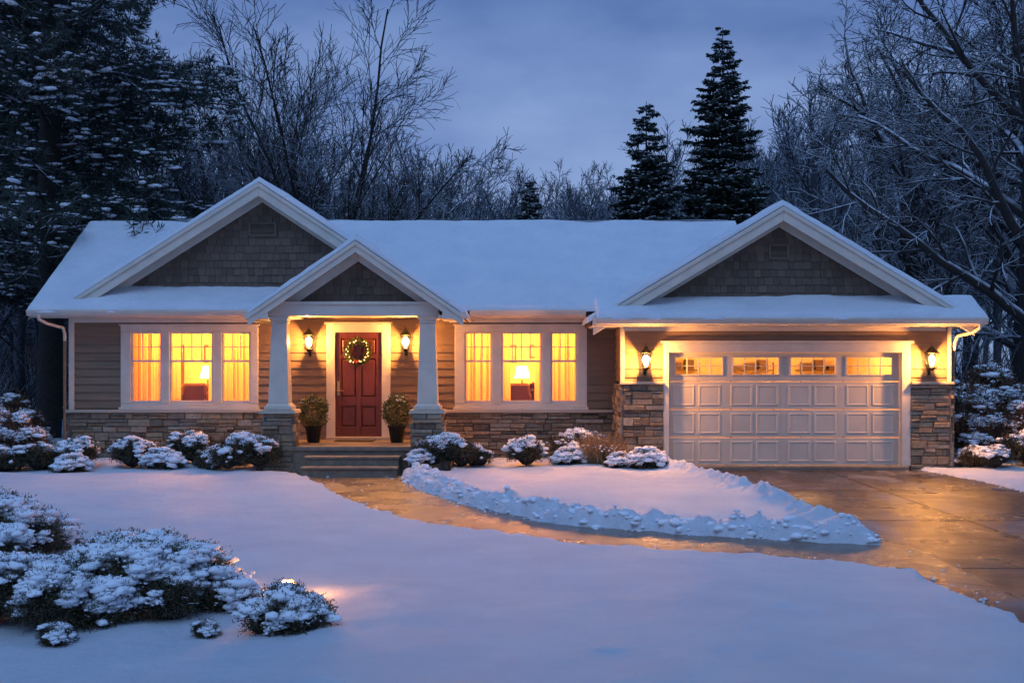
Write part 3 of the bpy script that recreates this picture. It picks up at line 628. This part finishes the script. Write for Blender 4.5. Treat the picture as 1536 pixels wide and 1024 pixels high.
for me,x,y,s,r in [(wideA,10.1,-1.8,1.1,1),(roundA,9.2,-2.1,.8,2),(roundB,11.3,-2.2,1.2,.5),(wideA,11.9,-1.6,1.3,.2),(lowA,9.0,-1.6,1.3,2),(lowA,10.5,-2.6,1.4,2),(wideA,10.9,-3.3,1.0,2)]:
    inst('snowy_shrub',me,(x,y,gz(x,y)-.04),s,r)
rg=np.random.default_rng(8); n=620; P=np.c_[rg.normal(size=(n,2))*.08,np.zeros(n)]; D=nrm(np.c_[rg.normal(size=(n,2))*.38,np.ones(n)])
me=mesh_np('dry_grass',[(*leaves(P,D,rg.uniform(.35,.8,n),.014,rg),0,False),(*blobs(P[:40]*1.6+D[:40]*.45,rg.uniform(.012,.03,40),rg),1,True)],[straw,snowb])
inst('dry_ornamental_grass',me,(1.85,-2.0,.08),1.0); inst('dry_ornamental_grass',me,(1.6,-1.9,.08),1.0,2); inst('dry_ornamental_grass',me,(2.1,-2.2,.06),.7,1)
# foreground shrubs
fgA=shrub_mesh('foreground_shrub',21,[(0,0,.3,.36),(-.5,.1,.28,.34),(.55,.1,.2,.28),(.25,-.25,.18,.25),(-.3,-.3,.16,.27),(.05,.25,.42,.3),(-.75,-.15,.12,.24),(.8,-.05,.12,.2),(.4,.3,.34,.28),(-.2,.05,.5,.2),(.3,.0,.42,.18)],6000,15,.036,.0095,.052,.58,leafd,.058,500,6)
fgB=shrub_mesh('foreground_shrub',22,[(0,0,.14,.2),(.18,0,.1,.15),(-.17,.03,.1,.15),(.05,-.12,.08,.13),(.0,.1,.2,.14)],1400,14,.032,.008,.042,.5,leafd,.046,180,9)
for me,x,y,s,r,z in [(fgA,-2.95,-15.3,.86,.15,.0),(fgA,-3.8,-15.55,.8,2.6,.0),(fgA,-5.3,-12.6,.98,1.2,.0),(fgA,-3.5,-14.5,.78,4,.0),(fgB,-1.70,-15.95,.98,.3,.0),(fgB,-2.28,-16.05,.4,2,.0),(fgB,-3.3,-16.3,.5,2,.0)]:
    inst('foreground_snowy_shrub',me,(x,y,gz(x,y)-.04),s,r)
pz=gz(-1.97,-14.45)
PL=empty('path_light',(-1.97,-14.45,pz-.0))
b=MB(); b.cyl(0,0,-.1,.05,.014,.014,8,0); b.cyl(0,0,.05,.105,.075,.075,16,1); b.cyl(0,0,.107,.125,.1,.03,18,0); b.cyl(0,0,.045,.05,.08,.08,16,0); b.obj('fixture',[black,flame],PL)
b=MB(); b.cyl(0,0,.12,.15,.08,.04,16,0); b.obj('snow_cap',[snowb],PL,smooth=True)
plight('path_bulb',(.04,-.16,.2),24,r=.03,parent=PL,col=(1,.36,.07))
for x in (-3.98,-2.31):
    E_=empty('potted_boxwood',(x,-.95,.505)); b=MB(); b.cyl(0,0,0,.3,.12,.17,24,0); b.cyl(0,0,.3,.34,.185,.185,24,0); b.obj('planter_pot',[black],E_,smooth=False)
    rg=np.random.default_rng(int(x*-100)); n=2800; d=nrm(rg.normal(size=(n,3))); P=d*rg.uniform(.5,1,(n,1))**.5*.27*[1,1,1.15]*(1+.25*np.sin(d[:,:1]*7+x)*np.cos(d[:,1:2]*6))+[0,0,.62]
    hi=P[P[:,2]>.8][:25]
    obj_np('boxwood_foliage',[(*leaves(P,nrm(d+rg.normal(size=(n,3))*.6+[0,0,.3]),.055,.022,rg),0,False),(*blobs(hi,rg.uniform(.015,.03,len(hi)),rg),1,True)],[leafg,snowb],E_)

# ------------------------------------------------------------------ trees
def grow(seed,trunk,rad,spec):
    rg=np.random.default_rng(seed); P=np.array([trunk],float); n=P.shape[1]; R=np.array([np.linspace(rad,rad*.55,n)])
    Lh=np.array([np.linalg.norm(np.diff(P[0],axis=0),axis=1).sum()]); out=[(P,R,8)]; 
    for s in spec:
        B,n,_=P.shape; c=s['c']; idx=np.repeat(np.arange(B),c)
        t=s['t0']+(s['t1']-s['t0'])*(np.tile(np.arange(c),B)+rg.random(B*c))/c
        f=t*(n-1)-1e-6; i=np.clip(np.floor(f).astype(int),0,n-2); u=(f-i)[:,None]
        st_=P[idx,i]*(1-u)+P[idx,i+1]*u; tg=nrm(P[idx,i+1]-P[idx,i]); r=(R[idx,i]*(1-u[:,0])+R[idx,i+1]*u[:,0])*s['rr']
        az=np.tile(np.arange(c),B)*2.4+np.repeat(rg.random(B)*6.28,c)+rg.normal(size=B*c)*.4
        ref=np.where(np.abs(tg[:,2:3])>.9,[1.,0,0],[0,0,1.]); a=nrm(np.cross(tg,ref)); b=np.cross(tg,a)
        if s.get('flat'): b=b*s['flat']
        A_=rg.uniform(*s['ang'],B*c)
        pr=nrm(a*np.cos(az)[:,None]+b*np.sin(az)[:,None]); ang=np.radians(A_)[:,None]
        d=np.cos(ang)*tg+np.sin(ang)*pr
        L=Lh[idx]*s['lr']*(1-s.get('ft',.4)*t)*rg.uniform(.7,1.2,B*c)
        if 'fa' in s: L=L*(1-s['fa']*(A_/s['ang'][1])**1.5)
        if 'Lf' in s: L=s['Lf'](t,rg)
        m=s['n']; pts=[st_]; p=st_
        for j in range(m-1):
            d=nrm(d+rg.normal(size=d.shape)*s['w']+np.array([0,0,s['tr']])); p=p+d*(L/(m-1))[:,None]; pts.append(p)
        P=np.stack(pts,1); R=r[:,None]*np.linspace(1,s.get('tp',.3),m)[None]; R=np.maximum(R,s.get('rmin',.006)); Lh=L
        out.append((P,R,s['k']))
    return out
def tree_parts(out,mi=0): return [(*tubes(P,R,k),mi,True) for P,R,k in out]
vase=grow(5,[(0,0,-.3),(.05,0,1),(0,.05,2),(.05,0,3),(.0,0,3.8)],.3,[
 dict(c=15,t0=.5,t1=1,lr=2.15,ft=0,fa=.22,ang=(6,66),n=10,w=.07,tr=.03,rr=.4,k=7),
 dict(c=12,t0=.15,t1=.98,lr=.40,ft=.45,ang=(20,50),n=6,w=.08,tr=.025,rr=.5,k=5),
 dict(c=9,t0=.1,t1=1,lr=.52,ft=.4,ang=(20,48),n=5,w=.09,tr=.015,rr=.5,k=4,rmin=.010),
 dict(c=6,t0=.1,t1=1,lr=.6,ft=.3,ang=(18,45),n=4,w=.10,tr=.01,rr=.6,k=3,rmin=.0085)])
vaseM=mesh_np('bare_elm',tree_parts(vase),[bark])
wide=grow(8,[(0,0,-.3),(.1,0,1.5),(0,.1,3),(-.1,0,5),(0,0,7.5),(.1,0,10)],.36,[
 dict(c=14,t0=.25,t1=1,lr=.74,ft=.35,ang=(35,75),n=10,w=.10,tr=.05,rr=.45,k=7),
 dict(c=10,t0=.15,t1=1,lr=.42,ft=.4,ang=(25,60),n=6,w=.12,tr=-.01,rr=.5,k=5),
 dict(c=9,t0=.1,t1=1,lr=.5,ft=.4,ang=(25,60),n=5,w=.13,tr=-.01,rr=.5,k=4,rmin=.010),
 dict(c=6,t0=.1,t1=1,lr=.6,ft=.3,ang=(20,55),n=4,w=.13,tr=0,rr=.6,k=3,rmin=.008)])
wideM=mesh_np('bare_oak',tree_parts(wide),[bark])
slim=[]
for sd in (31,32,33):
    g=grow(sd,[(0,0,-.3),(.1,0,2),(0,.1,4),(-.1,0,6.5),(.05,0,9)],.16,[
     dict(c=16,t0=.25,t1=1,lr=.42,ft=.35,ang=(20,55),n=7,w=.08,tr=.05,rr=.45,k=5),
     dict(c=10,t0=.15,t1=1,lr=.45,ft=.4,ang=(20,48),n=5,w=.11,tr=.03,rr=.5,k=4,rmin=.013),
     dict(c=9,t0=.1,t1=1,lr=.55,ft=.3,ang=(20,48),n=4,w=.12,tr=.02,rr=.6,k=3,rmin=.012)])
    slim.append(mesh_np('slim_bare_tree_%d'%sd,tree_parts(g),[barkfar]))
def conifer(seed,Ht,R,tr_r,wh=.34,nb=8,snowp=.4,clear=.04):
    rg=np.random.default_rng(seed); B=[];Rr=[]; LP=[];LD=[];LL=[];LW_=[]; SP=[];SR=[];SA=[]
    z=Ht*clear
    while z<Ht*.985:
        f=(z-Ht*clear)/(Ht*(1-clear)); Lb=R*(1-f)**.85*(.82+.36*rg.random())
        k=max(4,int(nb*(1-.4*f))); a0=rg.random()*6.28
        for j in range(k):
            a=a0+j*2*PI/k+rg.normal()*.2; L=Lb*rg.uniform(.65,1.18)+.12; droop=.25+.25*(1-f)
            dirv=np.array([math.cos(a),math.sin(a),0]); side=np.array([-dirv[1],dirv[0],0])
            s=np.linspace(0,1,6); zz=z+rg.normal()*.1+ .15*s*L*(1 if f>.7 else .2)-droop*L*(s**1.3)*.75+.14*L*s**3
            pts=dirv*(s*L)[:,None]+np.c_[np.zeros((6,2)),zz]; B.append(pts); Rr.append(np.linspace(.03,.008,6)*(.4+L/3))
            nn=max(5,int(L/.065)); q=rg.uniform(.12,1,nn); base=np.stack([np.interp(q,s,pts[:,c]) for c in range(3)],-1)
            for sg in (-1,1,0):
                dd=nrm(dirv*.75+side*sg*(.9)+rg.normal(size=(nn,3))*.15+np.array([0,0,-.28 if sg else -.7]))
                l=(L*.38*(1.12-q)+.13)*rg.uniform(.7,1.2,nn)*(1 if sg else .6)
                LP.append(base);LD.append(dd);LL.append(l);LW_.append(.05+.18*l)
                for h in (.35,.7):
                    LP.append(base+dd*(l*h)[:,None]); LD.append(nrm(dd+rg.normal(size=(nn,3))*.6+[0,0,-.2])); LL.append(l*.5); LW_.append(.03+.12*l)
                if sg:
                    m=rg.random(nn)<snowp; SP.append((base+dd*(l*rg.uniform(.3,.9,nn))[:,None]+[0,0,.03])[m]); SR.append((.03+.10*l*rg.random(nn))[m]); SA.append(np.arctan2(dd[:,1],dd[:,0])[m])
        z+=wh*(1-.45*f)
    cat=np.concatenate; Tk=np.array([[(0,0,-.2),(0,0,Ht*.5),(0,0,Ht)]],float)
    return [(*tubes(Tk,np.array([[tr_r,tr_r*.55,.01]]),8),1,True),(*tubes(np.stack(B),np.stack(Rr),4),1,True),
            (*leaves(cat(LP),cat(LD),cat(LL),cat(LW_),rg),0,False),(*blobs(cat(SP),cat(SR),rg,ICO1,.3,.2,1.4,cat(SA)),2,True)]
sprA=mesh_np('spruce_a',conifer(41,14.6,3.4,.2,.42,9,.6),[needle,bark,snowb])
sprB=mesh_np('spruce_b',conifer(42,11.2,3.0,.17,.38,9,.6),[needle,bark,snowb])
pg=grow(51,[(0,0,-.3),(.1,0,3),(0,.1,6),(.1,0,10),(0,0,14),(0,0,18)],.36,[
 dict(c=66,t0=.27,t1=.99,lr=.3,ft=.5,ang=(66,98),n=7,w=.08,tr=-.02,rr=.3,k=5,Lf=lambda t,r:(1.8+4.8*(1-t)**.6)*r.uniform(.55,1.12,len(t))),
 dict(c=13,t0=.15,t1=1,lr=.34,ft=.4,ang=(30,60),n=5,w=.12,tr=.0,rr=.5,k=4,flat=.35),
 dict(c=7,t0=.15,t1=1,lr=.45,ft=.3,ang=(30,60),n=3,w=.1,tr=.04,rr=.6,k=3,flat=.5)])
rg=np.random.default_rng(52); tips=pg[-1][0]; C=np.concatenate([tips[:,1],tips[:,2]]); dirs=nrm(np.concatenate([tips[:,2]-tips[:,1]]*2))
k=11; LP=np.repeat(C,k,0); LD=nrm(np.repeat(dirs,k,0)*.5+rg.normal(size=(len(C)*k,3))+[0,0,.15])
pt=vn(C[:,0],C[:,1]+C[:,2],1.5,60)+.5*vn(C[:,0],C[:,1]-C[:,2],4,61)
sel=(rg.random(len(C))<.62)&(pt>-.08); SPt=C[sel]+[0,0,.05]; saz=np.arctan2(dirs[sel][:,1],dirs[sel][:,0])
pineM=mesh_np('big_pine',tree_parts(pg,1)+[(*leaves(LP,LD,rg.uniform(.16,.32,len(LP)),.034,rg),0,False),(*blobs(SPt,.04+.09*rg.random(len(SPt))**2,rg,ICO1,.35,.35,2.2,saz),2,True)],[needle,bark,snowb])

inst('pine_tree',pineM,(-12.0,6.0,0),1,0); inst('pine_tree',pineM,(-16.5,10.5,0),1.05,2); inst('pine_tree',pineM,(-16.0,17,0),1.0,4)
inst('spruce_tree',sprA,(7.9,20,0),1,.3); inst('spruce_tree',sprB,(4.7,17,0),1,1); inst('spruce_tree',sprB,(.6,15.5,0),.74,2)
inst('bare_tree',vaseM,(-6.3,15.5,0),1.06,.5)
inst('bare_tree',vaseM,(-11.5,24,0),1.05,2.0)
inst('bare_tree',wideM,(12.9,4.5,0),1.12,.4); inst('bare_tree',wideM,(15.5,11,0),1.2,2.2); inst('bare_tree',wideM,(13.0,14,0),1.0,4.0)
inst('bare_tree',wideM,(18.5,6,0),1.1,3.0); inst('bare_tree',wideM,(-17.5,14,0),1.1,1.0)
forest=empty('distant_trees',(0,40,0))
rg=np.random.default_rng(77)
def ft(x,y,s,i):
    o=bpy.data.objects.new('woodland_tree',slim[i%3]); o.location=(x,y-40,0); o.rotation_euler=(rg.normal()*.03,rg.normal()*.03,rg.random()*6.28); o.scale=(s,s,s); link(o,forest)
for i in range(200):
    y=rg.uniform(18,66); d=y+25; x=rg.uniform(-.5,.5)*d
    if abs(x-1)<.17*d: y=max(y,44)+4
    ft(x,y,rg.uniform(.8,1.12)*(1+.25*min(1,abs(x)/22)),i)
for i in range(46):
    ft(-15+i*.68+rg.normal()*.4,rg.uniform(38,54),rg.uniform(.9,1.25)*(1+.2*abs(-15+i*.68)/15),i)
n=9000; y=rg.uniform(16,60,n); x=rg.uniform(-.55,.55,n)*(y+25); P=np.c_[x,y,np.full(n,0)]; D=nrm(rg.normal(size=(n,3))*[.45,.45,.1]+[0,0,1])
L=rg.uniform(1.2,3.8,n); pts=np.stack([P,P+D*(L*.5)[:,None]+rg.normal(size=(n,3))*.1,P+D*L[:,None]+rg.normal(size=(n,3))*.3],1)
obj_np('woodland_brush',[(*tubes(pts,np.tile([.03,.018,.008],(n,1)),3),0,True)],[bark])
NH=empty('neighbor_house',(-25.2,38,0)); b=MB()
b.box(-3,3.5,0,5,0,3.0,0); b.add([(-3.4,-.4,2.9),(3.9,-.4,2.9),(3.9,2.5,4.9),(-3.4,2.5,4.9),(3.9,5.4,2.9),(-3.4,5.4,2.9)],[(0,1,2,3),(3,2,4,5)],1); b.add([(-3,0,3),(-3,5,3),(-3,2.5,4.8)],[(0,1,2)],0); b.add([(3.5,0,3),(3.5,5,3),(3.5,2.5,4.8)],[(0,1,2)],0)
b.box(.5,1.7,-.06,0,2.2,3.0,2) ; b.box(.6,1.07,-.08,-.06,2.28,2.92,3); b.box(1.13,1.6,-.08,-.06,2.28,2.92,3)
b.obj('neighbor_walls_and_roof',[siding,roofm,trim,emis('neighbor_window_glow',(1,.55,.15),2.2)],NH)

# ------------------------------------------------------------------ sky & light
w=bpy.data.worlds.new('World'); scene.world=w; w.use_nodes=True; nt=w.node_tree; nt.nodes.clear()
out=nt.nodes.new('ShaderNodeOutputWorld'); bg=nt.nodes.new('ShaderNodeBackground'); tc=nt.nodes.new('ShaderNodeTexCoord'); sp=nt.nodes.new('ShaderNodeSeparateXYZ')
nt.links.new(tc.outputs['Generated'],sp.inputs[0])
cr=nt.nodes.new('ShaderNodeValToRGB'); e=cr.color_ramp.elements
for _ in range(3): e.new(.5)
for i,(p,c) in enumerate([(0,(.21,.32,.60)),(.12,(.25,.37,.68)),(.3,(.12,.215,.50)),(.6,(.12,.235,.56)),(1,(.15,.32,.78))]): e[i].position=p; e[i].color=(*c,1)
nt.links.new(sp.outputs['Z'],cr.inputs[0])
mp=nt.nodes.new('ShaderNodeMapping'); mp.inputs['Scale'].default_value=(1,1,2.6); nz=nt.nodes.new('ShaderNodeTexNoise'); nz.inputs['Scale'].default_value=4.2; nz.inputs['Detail'].default_value=8; nz.inputs['Roughness'].default_value=.52
nt.links.new(tc.outputs['Generated'],mp.inputs[0]); nt.links.new(mp.outputs[0],nz.inputs['Vector'])
c2=nt.nodes.new('ShaderNodeValToRGB'); c2.color_ramp.elements[0].position=.36; c2.color_ramp.elements[0].color=(.74,.79,.86,1); c2.color_ramp.elements[1].position=.64; c2.color_ramp.elements[1].color=(1.28,1.22,1.12,1)
nt.links.new(nz.outputs['Fac'],c2.inputs[0])
m1=nt.nodes.new('ShaderNodeMix'); m1.data_type='RGBA'; m1.blend_type='MULTIPLY'; m1.inputs[0].default_value=1; nt.links.new(cr.outputs[0],m1.inputs[6]); nt.links.new(c2.outputs[0],m1.inputs[7])
sky=nt.nodes.new('ShaderNodeTexSky'); sky.sky_type='NISHITA'; sky.sun_disc=False; sky.sun_elevation=math.radians(-3); sky.sun_rotation=math.radians(200)
m2=nt.nodes.new('ShaderNodeMix'); m2.data_type='RGBA'; m2.blend_type='ADD'; m2.inputs[0].default_value=.02; nt.links.new(m1.outputs[2],m2.inputs[6]); nt.links.new(sky.outputs[0],m2.inputs[7])
nt.links.new(m2.outputs[2],bg.inputs[0]); bg.inputs[1].default_value=.95; nt.links.new(bg.outputs[0],out.inputs[0])
sl_=bpy.data.lights.new('dusk_sky_light','SUN'); sl_.energy=.85; sl_.angle=math.radians(35); sl_.color=(.40,.64,1)
so=bpy.data.objects.new('dusk_sky_light',sl_); so.rotation_euler=(math.radians(33),math.radians(-14),0); link(so)

cam=bpy.data.cameras.new('Camera'); cam.sensor_width=36; cam.lens=1800/1536*36; cam.shift_y=28/1536; cam.clip_end=2000
co=bpy.data.objects.new('Camera',cam); co.location=(0,-25,2.15); co.rotation_euler=(PI/2,0,0); link(co); scene.camera=co
